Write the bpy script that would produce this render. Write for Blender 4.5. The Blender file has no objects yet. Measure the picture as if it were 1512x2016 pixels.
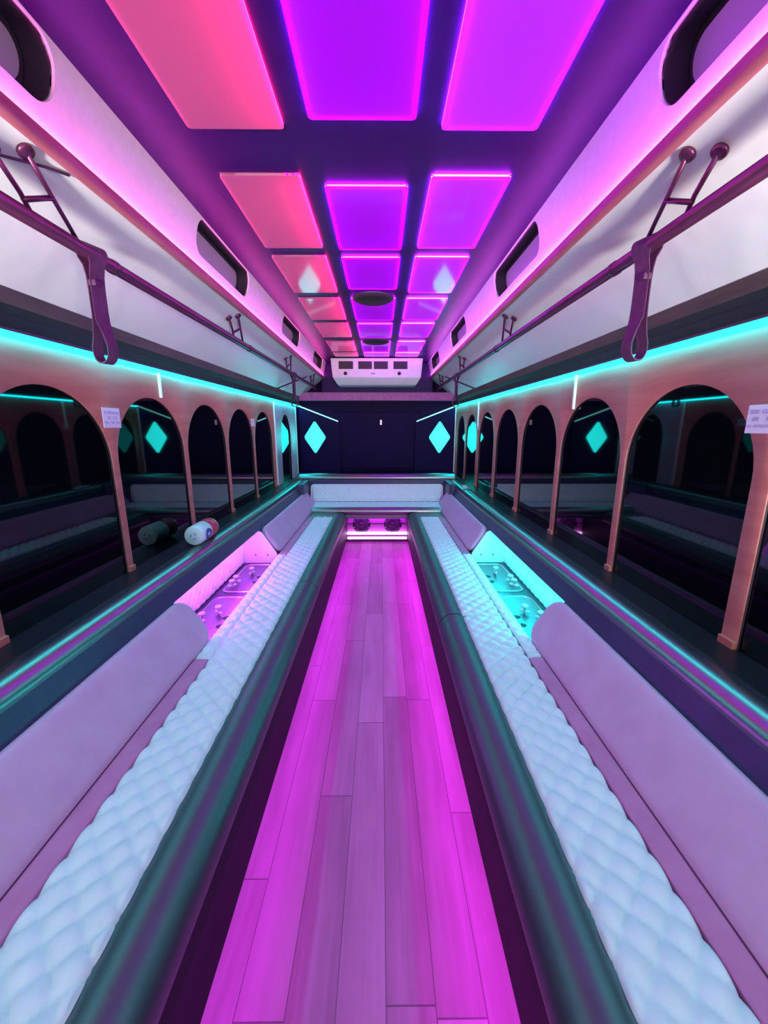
import bpy, bmesh, math, random
from mathutils import Vector, Matrix, noise
random.seed(7)
S = bpy.context.scene
C = S.collection
PI = math.pi

# ------------------------------------------------------------------ camera, world, light, exposure
CAM = (0.055, 0.0, 1.5)
cam = bpy.data.cameras.new('camera'); cam.sensor_fit = 'AUTO'; cam.sensor_width = 36.0
cam.lens = 775.0 / 2016.0 * 36.0
cam.clip_start = 0.02
co = bpy.data.objects.new('camera', cam); C.objects.link(co)
co.location = CAM
co.rotation_euler = (PI/2 - math.atan(168/775.0), 0, math.atan(6/793.0)*-1)
S.camera = co
S.view_settings.view_transform = 'Standard'; S.view_settings.look = 'None'
S.view_settings.exposure = 0.25; S.view_settings.gamma = 1.0
S.view_settings.use_curve_mapping = False
w = bpy.data.worlds.new('world'); S.world = w; w.use_nodes = True
w.node_tree.nodes['Background'].inputs[0].default_value = (0.62, 0.66, 0.95, 1)
w.node_tree.nodes['Background'].inputs[1].default_value = 0.28

def area(name, loc, target, sx, sy, power, col, spread=180):
    l = bpy.data.lights.new(name, 'AREA'); l.shape = 'RECTANGLE'; l.size = sx; l.size_y = sy
    l.energy = power; l.color = col; l.spread = math.radians(spread)
    o = bpy.data.objects.new(name, l); C.objects.link(o); o.location = loc
    o.rotation_euler = (Vector(target)-Vector(loc)).to_track_quat('-Z', 'Y').to_euler()
    return o
# daylight from the windscreen and the two front side windows behind the camera
area('windscreen_daylight', (0, -1.15, 1.45), (0, 3, 0.9), 1.9, 1.0, 12, (0.82, 0.72, 1.0))
area('front_window_daylight', (1.1, -0.75, 1.25), (0.8, 1.6, 2.2), 0.25, 0.35, 17, (1.0, 0.97, 0.92), 75)
area('front_window_daylight', (-1.1, -0.75, 1.25), (-0.85, 1.1, 2.2), 0.25, 0.35, 13, (1.0, 0.97, 0.92), 60)

# ------------------------------------------------------------------ materials
def mat(name, col, rough=0.5, metal=0.0, spec=0.5, ior=None, coat=0.0):
    m = bpy.data.materials.new(name); m.use_nodes = True
    b = m.node_tree.nodes['Principled BSDF']
    b.inputs['Base Color'].default_value = (*col, 1); b.inputs['Roughness'].default_value = rough
    b.inputs['Metallic'].default_value = metal; b.inputs['Specular IOR Level'].default_value = spec
    if ior: b.inputs['IOR'].default_value = ior
    b.inputs['Coat Weight'].default_value = coat
    return m
def N(m, typ, **kw):
    n = m.node_tree.nodes.new(typ)
    for k, v in kw.items(): setattr(n, k, v)
    return n
def L(m, a, b): m.node_tree.links.new(a, b)
def bsdf(m): return m.node_tree.nodes['Principled BSDF']
def noisy(m, col_a, col_b, scale=(8, 8, 8), bump=0.0, detail=4, lo=0.3, hi=0.7, bscale=None, bdist=0.002):
    tc = N(m, 'ShaderNodeTexCoord'); mp = N(m, 'ShaderNodeMapping'); mp.inputs['Scale'].default_value = scale
    nz = N(m, 'ShaderNodeTexNoise'); nz.inputs['Scale'].default_value = 1.0; nz.inputs['Detail'].default_value = detail
    rp = N(m, 'ShaderNodeValToRGB'); rp.color_ramp.elements[0].position = lo; rp.color_ramp.elements[1].position = hi
    rp.color_ramp.elements[0].color = (*col_a, 1); rp.color_ramp.elements[1].color = (*col_b, 1)
    L(m, tc.outputs['Object'], mp.inputs[0]); L(m, mp.outputs[0], nz.inputs['Vector'])
    L(m, nz.outputs[0], rp.inputs[0]); L(m, rp.outputs[0], bsdf(m).inputs['Base Color'])
    if bump:
        src = nz
        if bscale:
            src = N(m, 'ShaderNodeTexNoise'); src.inputs['Scale'].default_value = bscale; src.inputs['Detail'].default_value = 3
            L(m, tc.outputs['Object'], src.inputs['Vector'])
        bp = N(m, 'ShaderNodeBump'); bp.inputs['Strength'].default_value = bump; bp.inputs['Distance'].default_value = bdist
        L(m, src.outputs[0], bp.inputs['Height']); L(m, bp.outputs[0], bsdf(m).inputs['Normal'])
    return m
def emit(name, col, strength):
    m = bpy.data.materials.new(name); m.use_nodes = True
    nt = m.node_tree; nt.nodes.clear()
    e = nt.nodes.new('ShaderNodeEmission'); o = nt.nodes.new('ShaderNodeOutputMaterial')
    e.inputs[0].default_value = (*col, 1); e.inputs[1].default_value = strength
    nt.links.new(e.outputs[0], o.inputs[0]); return m
def diffuser(name, col, strength, tint):
    m = bpy.data.materials.new(name); m.use_nodes = True
    nt = m.node_tree; nt.nodes.clear()
    e = nt.nodes.new('ShaderNodeEmission'); e.inputs[0].default_value = (*col, 1); e.inputs[1].default_value = strength
    t = nt.nodes.new('ShaderNodeBsdfTranslucent'); t.inputs[0].default_value = (*tint, 1)
    g = nt.nodes.new('ShaderNodeBsdfGlossy'); g.inputs['Roughness'].default_value = 0.07
    fr = nt.nodes.new('ShaderNodeFresnel'); fr.inputs[0].default_value = 1.18
    a = nt.nodes.new('ShaderNodeAddShader'); x = nt.nodes.new('ShaderNodeMixShader'); o = nt.nodes.new('ShaderNodeOutputMaterial')
    nt.links.new(e.outputs[0], a.inputs[0]); nt.links.new(t.outputs[0], a.inputs[1])
    nt.links.new(fr.outputs[0], x.inputs[0]); nt.links.new(a.outputs[0], x.inputs[1]); nt.links.new(g.outputs[0], x.inputs[2])
    nt.links.new(x.outputs[0], o.inputs[0]); return m

CYAN = (0.003, 0.80, 0.92)
M_led = emit('cyan_led', CYAN, 20)
M_ledsoft = emit('cyan_led_trim', (0.25, 1.0, 0.95), 2.2)
M_diamond = emit('cyan_diamond_lamp', (0.016, 1.0, 0.97), 5.5)
M_mag = emit('magenta_led', (0.68, 0.012, 0.92), 60)
M_magR = emit('magenta_led_floor', (0.72, 0.012, 0.88), 82)
M_coveL = emit('pink_added_led', (1.0, 0.10, 0.52), 88)
M_coveR = emit('orchid_added_led', (0.88, 0.13, 0.95), 88)
M_white = emit('pink_white_led', (1.0, 0.45, 1.0), 8)
M_nooklav = emit('violet_nook_led', (0.60, 0.04, 0.95), 50)
M_nookcy = emit('cyan_nook_led', (0.01, 1.0, 1.0), 42)
M_glint = emit('white_glint', (0.9, 0.75, 0.9), 0.8)

M_black = noisy(mat('black_vinyl', (0.02, 0.02, 0.03), 0.30, ior=3.2), (0.008, 0.010, 0.022), (0.012, 0.015, 0.03), (30, 30, 30))
M_roll = noisy(mat('black_seat_vinyl', (0.02, 0.03, 0.05), 0.45, ior=2.1), (0.006, 0.014, 0.026), (0.010, 0.02, 0.034), (30, 30, 30), 0.02, bscale=160, bdist=0.0006)
M_basev = mat('dark_bench_base', (0.005, 0.003, 0.012), 0.55, spec=0.2)
M_ledgetop = mat('black_ledge_top', (0.006, 0.009, 0.014), 0.35, spec=0.4)
M_fascia_v = noisy(mat('navy_vinyl', (0.05, 0.05, 0.085), 0.38, ior=1.6), (0.024, 0.014, 0.075), (0.036, 0.022, 0.10), (14, 14, 14), 0.25, bscale=220, bdist=0.0006)
M_quilt = noisy(mat('white_quilted_vinyl', (0.82, 0.84, 0.88), 0.48), (0.80, 0.82, 0.86), (0.86, 0.87, 0.9), (18, 18, 18), 0.12, bscale=300, bdist=0.0004)
M_pad = noisy(mat('lilac_vinyl', (0.74, 0.60, 0.72), 0.5), (0.68, 0.34, 0.55), (0.74, 0.40, 0.61), (9, 9, 9), 0.15, bscale=260, bdist=0.0005)
M_band = noisy(mat('pink_vinyl', (0.62, 0.24, 0.42), 0.5), (0.58, 0.16, 0.36), (0.66, 0.21, 0.43), (12, 12, 12), 0.1, bscale=260, bdist=0.0005)
M_stitch = mat('dark_stitch', (0.08, 0.03, 0.08), 0.7)
M_fascia = noisy(mat('cream_fascia', (0.85, 0.82, 0.84), 0.6), (0.82, 0.79, 0.81), (0.88, 0.86, 0.87), (40, 40, 40), 0.1, bscale=180, bdist=0.0005)
M_slope = noisy(mat('white_headliner', (0.86, 0.85, 0.86), 0.34, spec=0.5), (0.83, 0.82, 0.83), (0.89, 0.88, 0.89), (3, 1.2, 3), 0.5, bscale=2.2, bdist=0.03)
M_rosewood = noisy(mat('rose_trim', (0.42, 0.10, 0.15), 0.45), (0.36, 0.08, 0.12), (0.50, 0.13, 0.19), (40, 6, 40))
M_browntrim = noisy(mat('brown_trim', (0.10, 0.075, 0.065), 0.5), (0.08, 0.06, 0.055), (0.13, 0.10, 0.085), (30, 4, 30))
M_valance = mat('dark_valance', (0.03, 0.045, 0.042), 0.4)
M_wood = noisy(mat('copper_wood', (0.36, 0.15, 0.10), 0.5), (0.46, 0.125, 0.095), (0.58, 0.19, 0.145), (24, 3.0, 24), 0.1, detail=6)
M_dark = mat('dark_glass', (0.002, 0.002, 0.004), 0.03, ior=1.5)
M_darkrear = mat('rear_dark_gloss', (0.010, 0.001, 0.040), 0.55, ior=1.2)
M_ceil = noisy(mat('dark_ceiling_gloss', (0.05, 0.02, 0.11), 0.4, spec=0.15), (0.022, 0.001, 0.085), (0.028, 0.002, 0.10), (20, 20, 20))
M_housing = mat('pale_housing', (0.45, 0.45, 0.45), 0.6)
M_steelp = noisy(mat('rail_lacquer', (0.22, 0.09, 0.15), 0.30, metal=0.75), (0.16, 0.035, 0.10), (0.24, 0.06, 0.16), (50, 8, 50))
M_strap = noisy(mat('plum_leather', (0.09, 0.025, 0.07), 0.55), (0.05, 0.008, 0.045), (0.09, 0.018, 0.08), (60, 60, 30), 0.2)
M_steel = mat('brushed_steel', (0.62, 0.62, 0.66), 0.28, metal=1.0)
M_deck = mat('dark_steel_deck', (0.10, 0.10, 0.14), 0.35, metal=0.7)
M_bowl = mat('steel_bowl', (0.20, 0.20, 0.24), 0.32, metal=0.8)
M_hole = mat('black_hole', (0.005, 0.005, 0.01), 0.7)
M_knob = mat('pale_plastic', (0.75, 0.75, 0.78), 0.35)
M_grey = noisy(mat('grey_door_panel', (0.42, 0.40, 0.45), 0.42), (0.38, 0.36, 0.41), (0.47, 0.45, 0.5), (10, 2, 10))
M_ivory = noisy(mat('ivory_plastic', (0.80, 0.77, 0.80), 0.45), (0.78, 0.75, 0.78), (0.83, 0.80, 0.83), (12, 12, 12))
M_trimw = mat('white_seam_trim', (0.75, 0.73, 0.70), 0.4)
M_paper = mat('white_paper', (0.85, 0.80, 0.85), 0.6)
M_ink = mat('violet_ink', (0.35, 0.16, 0.42), 0.6)
M_lens = mat('grey_pane', (0.40, 0.36, 0.42), 0.5)
M_recess = mat('dark_recess', (0.035, 0.02, 0.04), 0.6)
M_red = mat('red_print', (0.65, 0.03, 0.07), 0.4)
M_blue = mat('navy_print', (0.06, 0.05, 0.28), 0.4)
M_teal = mat('teal_print', (0.10, 0.42, 0.50), 0.4)
M_gloss_white = mat('white_plastic', (0.85, 0.87, 0.88), 0.35)
M_purplebeam = noisy(mat('purple_fabric_beam', (0.42, 0.16, 0.34), 0.75), (0.42, 0.12, 0.34), (0.52, 0.17, 0.42), (25, 25, 25), 0.3)
M_acryl = mat('pink_acrylic', (0.70, 0.18, 0.68), 0.15, coat=0.6)
M_cone = mat('speaker_cone', (0.10, 0.015, 0.13), 0.45)
M_rubber = mat('speaker_rubber', (0.05, 0.01, 0.08), 0.5)
M_plate = mat('black_mirror_plate', (0.02, 0.01, 0.03), 0.05, ior=2.2)

def floor_material():
    m = mat('wood_plank_floor', (0.4, 0.3, 0.3), 0.42, spec=0.35)
    def mth(op, a, b=None, c=None):
        n = N(m, 'ShaderNodeMath', operation=op)
        for i, v in enumerate((a, b, c)):
            if v is None: continue
            if isinstance(v, (int, float)): n.inputs[i].default_value = v
            else: L(m, v, n.inputs[i])
        return n.outputs[0]
    tc = N(m, 'ShaderNodeTexCoord'); sp = N(m, 'ShaderNodeSeparateXYZ'); L(m, tc.outputs['Object'], sp.inputs[0])
    W, LEN = 0.132, 1.22
    xs = mth('DIVIDE', mth('ADD', sp.outputs[0], 1.386), W)
    row = mth('FLOOR', xs); fx = mth('FRACT', xs)
    wn = N(m, 'ShaderNodeTexWhiteNoise', noise_dimensions='1D'); L(m, row, wn.inputs['W'])
    ys = mth('ADD', mth('DIVIDE', sp.outputs[1], LEN), mth('MULTIPLY', wn.outputs[0], 3.7))
    col = mth('FLOOR', ys); fy = mth('FRACT', ys)
    cb = N(m, 'ShaderNodeCombineXYZ'); L(m, row, cb.inputs[0]); L(m, col, cb.inputs[1])
    w2 = N(m, 'ShaderNodeTexWhiteNoise', noise_dimensions='2D'); L(m, cb.outputs[0], w2.inputs['Vector'])
    # grain
    mp = N(m, 'ShaderNodeMapping'); mp.inputs['Scale'].default_value = (34, 1.6, 1)
    ad = N(m, 'ShaderNodeVectorMath', operation='ADD'); L(m, tc.outputs['Object'], ad.inputs[0]); L(m, w2.outputs['Color'], ad.inputs[1])
    L(m, ad.outputs[0], mp.inputs[0])
    nz = N(m, 'ShaderNodeTexNoise'); nz.inputs['Scale'].default_value = 1; nz.inputs['Detail'].default_value = 6; nz.inputs['Distortion'].default_value = 0.6
    L(m, mp.outputs[0], nz.inputs['Vector'])
    mp2 = N(m, 'ShaderNodeMapping'); mp2.inputs['Scale'].default_value = (9, 2.0, 1); L(m, ad.outputs[0], mp2.inputs[0])
    n2 = N(m, 'ShaderNodeTexNoise'); n2.inputs['Scale'].default_value = 1; n2.inputs['Detail'].default_value = 3; L(m, mp2.outputs[0], n2.inputs['Vector'])
    v = mth('ADD', mth('ADD', mth('MULTIPLY', w2.outputs[0], 0.34), mth('MULTIPLY', nz.outputs[0], 0.38)), mth('MULTIPLY', n2.outputs[0], 0.48))
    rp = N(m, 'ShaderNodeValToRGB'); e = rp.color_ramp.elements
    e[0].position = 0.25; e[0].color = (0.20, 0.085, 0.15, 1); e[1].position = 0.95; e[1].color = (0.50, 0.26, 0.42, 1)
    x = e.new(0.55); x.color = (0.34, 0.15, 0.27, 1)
    L(m, v, rp.inputs[0])
    gx = mth('LESS_THAN', mth('MINIMUM', fx, mth('SUBTRACT', 1.0, fx)), 0.010)
    gy = mth('LESS_THAN', mth('MINIMUM', fy, mth('SUBTRACT', 1.0, fy)), 0.0016)
    gap = mth('MAXIMUM', gx, gy)
    mx = N(m, 'ShaderNodeMix', data_type='RGBA'); L(m, gap, mx.inputs['Factor']); L(m, rp.outputs[0], mx.inputs['A'])
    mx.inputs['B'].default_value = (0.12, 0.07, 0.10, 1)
    L(m, mx.outputs['Result'], bsdf(m).inputs['Base Color'])
    bp = N(m, 'ShaderNodeBump'); bp.inputs['Strength'].default_value = 0.15; bp.inputs['Distance'].default_value = 0.002
    L(m, nz.outputs[0], bp.inputs['Height']); L(m, bp.outputs[0], bsdf(m).inputs['Normal'])
    return m
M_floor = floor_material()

# ------------------------------------------------------------------ helpers
def obj(name, bm, m, parent=None, smooth=None):
    if smooth is not None:
        for f in bm.faces: f.smooth = True
        for e in bm.edges:
            if len(e.link_faces) == 2 and e.calc_face_angle(0) > math.radians(smooth): e.smooth = False
    me = bpy.data.meshes.new(name); bm.to_mesh(me); bm.free()
    for k in (m if isinstance(m, (list, tuple)) else [m]): me.materials.append(k)
    o = bpy.data.objects.new(name, me); C.objects.link(o)
    if parent: o.parent = parent; o.matrix_parent_inverse = Matrix.Identity(4)
    return o
def tag(o, label, cat, group=None, kind=None):
    o['label'] = label; o['category'] = cat
    if group: o['group'] = group
    if kind: o['kind'] = kind
    return o
def thing(name, label, cat, loc=(0, 0, 0), group=None):
    o = bpy.data.objects.new(name, None); C.objects.link(o); o.location = loc; o.empty_display_size = 0.1
    return tag(o, label, cat, group)
def struct(name, bm, m, label=None, cat=None, smooth=None):
    o = obj(name, bm, m, None, smooth); o['kind'] = 'structure'
    if label: o['label'] = label
    if cat: o['category'] = cat
    return o
def rel(parent):            # builders write world coordinates; this moves them into the parent's frame
    return Matrix.Translation(-Vector(parent.location))
def part(name, bm, m, parent, smooth=None):
    top = parent
    loc = Vector((0, 0, 0)); p = parent
    while p: loc += Vector(p.location); p = p.parent
    bm.transform(Matrix.Translation(-loc))
    return obj(name, bm, m, parent, smooth)
def box(bm, c, s, bev=0.0, seg=2, mi=0):
    r = bmesh.ops.create_cube(bm, size=1.0, matrix=Matrix.Translation(c) @ Matrix.Diagonal((*s, 1)))
    vs = r['verts']
    fs = {f for v in vs for f in v.link_faces}
    if bev:
        es = {e for v in vs for e in v.link_edges}
        rr = bmesh.ops.bevel(bm, geom=list(es), offset=bev, segments=seg, affect='EDGES', profile=0.5)
        fs = {f for f in fs if f.is_valid} | set(rr['faces'])
    for f in fs: f.material_index = mi
    return bm
def B(c, s, bev=0.0, seg=2):
    bm = bmesh.new(); box(bm, c, s, bev, seg); return bm
def span(x0, x1, y0, y1, z0, z1, bev=0.0):
    return B(((x0+x1)/2, (y0+y1)/2, (z0+z1)/2), (abs(x1-x0), abs(y1-y0), abs(z1-z0)), bev)
def prism(bm, poly, y0, y1, s=1, cap=True, n=1, mi=0):
    """poly: list of (x,z); extruded along Y; s mirrors x."""
    rows = []
    for i in range(n+1):
        y = y0 + (y1-y0)*i/n
        rows.append([bm.verts.new((s*x, y, z)) for x, z in poly])
    k = len(poly)
    for a, b in zip(rows, rows[1:]):
        for i in range(k):
            f = bm.faces.new((a[i], a[(i+1) % k], b[(i+1) % k], b[i])); f.material_index = mi
    if cap:
        bm.faces.new(rows[0][::-1]).material_index = mi; bm.faces.new(rows[-1]).material_index = mi
    bmesh.ops.recalc_face_normals(bm, faces=bm.faces[:])
    return bm
def P(poly, y0, y1, s=1, **k):
    return prism(bmesh.new(), poly, y0, y1, s, **k)
def arc(cx, cz, rx, rz, a0, a1, n):
    return [(cx+rx*math.cos(math.radians(a0+(a1-a0)*i/n)), cz+rz*math.sin(math.radians(a0+(a1-a0)*i/n))) for i in range(n+1)]
def tube(bm, pts, r, n=12, cap=True, mi=0):
    pts = [Vector(p) for p in pts]; rings = []
    up = None
    for i, p in enumerate(pts):
        d = (pts[min(i+1, len(pts)-1)] - pts[max(i-1, 0)]).normalized()
        if up is None: up = d.orthogonal().normalized()
        up = (up - d*up.dot(d)).normalized(); sd = d.cross(up)
        rr = r[i] if isinstance(r, (list, tuple)) else r
        rings.append([bm.verts.new(p + rr*(math.cos(2*PI*k/n)*up + math.sin(2*PI*k/n)*sd)) for k in range(n)])
    for a, b in zip(rings, rings[1:]):
        for k in range(n): bm.faces.new((a[k], a[(k+1) % n], b[(k+1) % n], b[k])).material_index = mi
    if cap:
        bm.faces.new(rings[0][::-1]).material_index = mi; bm.faces.new(rings[-1]).material_index = mi
    return bm
def T(pts, r, n=12): return tube(bmesh.new(), pts, r, n)
def rrect(w, h, r, n=6):
    """rounded rectangle outline centred on 0."""
    out = []
    for cx, cy, a in ((w/2-r, h/2-r, 0), (-w/2+r, h/2-r, 90), (-w/2+r, -h/2+r, 180), (w/2-r, -h/2+r, 270)):
        out += [(cx+r*math.cos(math.radians(a+90*i/n)), cy+r*math.sin(math.radians(a+90*i/n))) for i in range(n+1)]
    return out
def slab(bm, O, U, V, Nn, w, h, r, layers, mi=0, n=8):
    """inflated rounded-rect slab; layers = [(height, inset), ...]; O is the slab's centre."""
    O, U, V, Nn = Vector(O), Vector(U).normalized(), Vector(V).normalized(), Vector(Nn).normalized()
    rings = []
    for hgt, ins in layers:
        rings.append([bm.verts.new(O+U*a+V*b+Nn*hgt) for a, b in rrect(w-2*ins, h-2*ins, max(r-ins, 0.004), n)])
    k = len(rings[0])
    for a, b in zip(rings, rings[1:]):
        for i in range(k): bm.faces.new((a[i], a[(i+1) % k], b[(i+1) % k], b[i])).material_index = mi
    bm.faces.new(rings[0][::-1]).material_index = mi; bm.faces.new(rings[-1]).material_index = mi
    bmesh.ops.recalc_face_normals(bm, faces=bm.faces[:])
    return bm
def puff(a, b, d):
    p = abs(math.sin(PI*(a+b)/d))*abs(math.sin(PI*(a-b)/d))
    return p**0.40
def quilt_grid(O, U, V, Nn, w, h, step, d, amp, base, edge=0.03, round_edges=True):
    """a quilted cushion: grid displaced by a diamond quilt, with sides down to O's plane."""
    O, U, V, Nn = Vector(O), Vector(U).normalized(), Vector(V).normalized(), Vector(Nn).normalized()
    bm = bmesh.new(); nu, nv = max(2, round(w/step)), max(2, round(h/step)); g = []
    for j in range(nv+1):
        row = []
        for i in range(nu+1):
            a, b = w*i/nu, h*j/nv
            e = min(a, w-a, b, h-b)
            k = math.sqrt(max(0, 1-(1-min(e/edge, 1))**2)) if round_edges else 1
            row.append(bm.verts.new(O+U*a+V*b+Nn*((base+amp*puff(a, b, d))*k)))
        g.append(row)
    for j in range(nv):
        for i in range(nu): bm.faces.new((g[j][i], g[j][i+1], g[j+1][i+1], g[j+1][i]))
    bmesh.ops.recalc_face_normals(bm, faces=bm.faces[:])
    if sum((f.normal.dot(Nn) for f in bm.faces)) < 0: bmesh.ops.reverse_faces(bm, faces=bm.faces[:])
    # underside so the cushion has thickness
    lo = bm.verts.new(O-Nn*0.0005+U*w/2+V*h/2)
    per = [g[0][i] for i in range(nu+1)] + [g[j][nu] for j in range(1, nv+1)] + [g[nv][i] for i in range(nu-1, -1, -1)] + [g[j][0] for j in range(nv-1, 0, -1)]
    for a, b in zip(per, per[1:]+per[:1]): bm.faces.new((b, a, lo))
    return bm

SIDES = ((-1, 'left'), (1, 'right'))
# ------------------------------------------------------------------ setting: floor, ceiling
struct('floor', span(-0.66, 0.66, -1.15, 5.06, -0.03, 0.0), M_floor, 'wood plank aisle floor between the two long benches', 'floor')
struct('floor.001', span(-1.25, 1.25, -1.15, 6.3, -0.06, -0.031), M_recess, 'dark subfloor under the benches', 'floor')
COLS = {'left': (-0.545, -0.245), 'centre': (-0.163, 0.163), 'right': (0.245, 0.545)}
ROWS = {'side': [(0.82, 1.46), (1.695, 2.30), (2.41, 3.00), (3.13, 3.71), (3.84, 4.39), (4.61, 5.18), (5.29, 5.56)],
        'centre': [(0.82, 1.42), (1.76, 2.32), (2.42, 2.93), (3.13, 3.72), (3.86, 4.42), (4.62, 5.18), (5.30, 5.56)]}
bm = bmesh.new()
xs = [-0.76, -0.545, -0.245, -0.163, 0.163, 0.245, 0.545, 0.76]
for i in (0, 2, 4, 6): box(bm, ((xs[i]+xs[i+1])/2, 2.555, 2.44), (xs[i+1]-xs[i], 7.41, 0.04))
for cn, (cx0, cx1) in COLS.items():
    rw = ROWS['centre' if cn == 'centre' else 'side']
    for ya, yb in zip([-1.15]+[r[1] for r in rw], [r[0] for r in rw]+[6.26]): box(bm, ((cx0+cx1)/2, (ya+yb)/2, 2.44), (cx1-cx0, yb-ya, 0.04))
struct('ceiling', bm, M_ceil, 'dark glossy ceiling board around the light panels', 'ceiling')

# sloped white headliner on both sides, fascia, trims, valance
FB, FT = (0.795, 2.20), (0.745, 2.42)           # fascia bottom / top in (x,z)
SL0, SL1 = (0.795, 2.205), (1.15, 1.93)
VENTS = [(0.42, 1.20), (1.98, 2.68), (3.54, 4.24), (5.08, 5.80)]
def fascia_xy(y, v, s, off=0.0):
    x = FB[0]+(FT[0]-FB[0])*v; z = FB[1]+(FT[1]-FB[1])*v
    d = Vector((FT[0]-FB[0], 0, FT[1]-FB[1])).normalized(); nx, nz = d.z, -d.x     # outward (away from the aisle)
    return Vector((s*(x+nx*off), y, z+nz*off))
def slot_outline(y0, y1, v0, v1, n=8):
    H = 0.2256; w, h = y1-y0, (v1-v0)*H
    return [((y0+y1)/2+a, (v0+v1)/2+b/H) for a, b in rrect(w, h, min(0.062, h/2-0.002), n)]
for s, sd in SIDES:
    bm = bmesh.new()
    ys = [-1.15]
    for a, b in VENTS: ys += [a-0.03, b+0.03]
    ys.append(6.2)
    for i, (a, b) in enumerate(zip(ys, ys[1:])):
        if i % 2 == 0:
            bm.faces.new([bm.verts.new(fascia_xy(*p, s)) for p in ((a, 0), (b, 0), (b, 1), (a, 1))])
        else:
            out = slot_outline(a+0.03, b-0.03, 0.335, 0.985)
            k = len(out)
            ring = [bm.verts.new(fascia_xy(y, v, s)) for y, v in out]
            inner = [bm.verts.new(fascia_xy(y, v, s, 0.012)) for y, v in out]
            rect = [bm.verts.new(fascia_xy(y, v, s)) for y, v in ((a, 0), (b, 0), (b, 1), (a, 1))]
            es = [bm.edges.new((ring[q], ring[(q+1) % k])) for q in range(k)] + [bm.edges.new((rect[q], rect[(q+1) % 4])) for q in range(4)]
            bmesh.ops.triangle_fill(bm, use_beauty=True, edges=es)
            for q in range(k):
                bm.faces.new((ring[(q+1) % k], ring[q], inner[q], inner[(q+1) % k]))
    bmesh.ops.remove_doubles(bm, verts=bm.verts[:], dist=1e-5)
    bmesh.ops.recalc_face_normals(bm, faces=bm.faces[:])
    struct('trim_%d' % (1 if s < 0 else 2), bm, M_fascia, 'cream fascia with oblong window openings along the %s of the ceiling' % sd, 'trim')
    # slope
    bm = bmesh.new()
    n = 24; pr = []
    for i in range(9):
        t = i/8; sag = 0.012*math.sin(PI*t)
        pr.append((SL0[0]+(SL1[0]-SL0[0])*t+sag*0.6, SL0[1]+(SL1[1]-SL0[1])*t+sag))
    pr2 = [(x+0.012, z+0.016) for x, z in pr[::-1]]
    prism(bm, pr+pr2, -1.15, 6.2, s, n=12)
    struct('ceiling_%s' % sd, bm, M_slope, 'white sloping headliner above the %s wall' % sd, 'ceiling', smooth=30)
    struct('trim_%d' % (3 if s < 0 else 4), P(arc(0.788, 2.196, 0.017, 0.019, -20, -180, 8) + arc(0.775, 2.212, 0.004, 0.004, 180, 0, 5) + [(0.779, 2.202), (0.796, 2.202)], -1.15, 6.2, s), M_rosewood, 'rose coloured bead along the lower edge of the %s fascia' % sd, 'trim', smooth=40)
    struct('trim_%d' % (5 if s < 0 else 6), P([(1.142, 1.936), (1.16, 1.94), (1.168, 1.895), (1.152, 1.888)], -1.15, 6.2, s), M_browntrim, 'brown strip below the %s headliner' % sd, 'trim')
    struct('trim_%d' % (7 if s < 0 else 8), P([(1.158, 1.893), (1.175, 1.86), (1.186, 1.815), (1.26, 1.815), (1.26, 1.90)], -1.15, 6.2, s), M_valance, 'dark valance above the %s light strip' % sd, 'trim')
    # outer skin so that no light leaks in
    struct('wall_outer_%s' % sd, span(s*1.29, s*1.31, -1.15, 6.3, -0.06, 2.5), M_recess, 'dark outer skin of the %s side' % sd, 'wall')
struct('ceiling.001', span(-1.31, 1.31, -1.15, 6.3, 2.56, 2.58), M_recess, 'dark roof skin above the ceiling', 'ceiling')

# added cove lights, unseen behind the beads, for the pink fascia glow
for s, sd in SIDES:
    cv = P([(0.781, 2.2025), (0.788, 2.2025), (0.788, 2.2065), (0.781, 2.2065)], -1.1, 6.15, s)
    tag(obj('added_cove_light', cv, M_coveL if s < 0 else M_coveR), 'added %s cove light unseen behind the bead at the foot of the %s fascia' % (('pink', 'left') if s < 0 else ('orchid', 'right')), 'light strip')

# oblong roof-side windows
wn = 1
ordn = ['nearest', 'second', 'third', 'far']
for s, sd in SIDES:
    for i, (a, b) in enumerate(VENTS):
        bm = bmesh.new()
        out = slot_outline(a, b, 0.335, 0.985)
        fr = [bm.verts.new(fascia_xy(y, v, s, 0.008)) for y, v in out]
        bk = [bm.verts.new(fascia_xy(y, v, s, 0.075)) for y, v in out]
        k = len(out)
        for q in range(k): bm.faces.new((fr[q], fr[(q+1) % k], bk[(q+1) % k], bk[q]))
        t = struct('window_%d' % wn, bm, M_recess, 'dark oblong window in the %s fascia, %s from the camera' % (sd, ordn[i]), 'window', smooth=40)
        bm = bmesh.new(); bm.faces.new([bm.verts.new(fascia_xy(y, v, s, 0.0765)) for y, v in out])
        obj('frame', bm, M_recess, t)
        inn = slot_outline(a+0.022, b-0.022, 0.335+0.10, 0.985-0.10)
        bm = bmesh.new(); bm.faces.new([bm.verts.new(fascia_xy(y, v, s, 0.068)) for y, v in inn])
        r = bmesh.ops.extrude_face_region(bm, geom=bm.faces[:])
        bmesh.ops.translate(bm, verts=[g for g in r['geom'] if isinstance(g, bmesh.types.BMVert)], vec=(s*0.004, 0, 0))
        g = obj('glass', bm, M_lens, t)
        wn += 1

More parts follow.
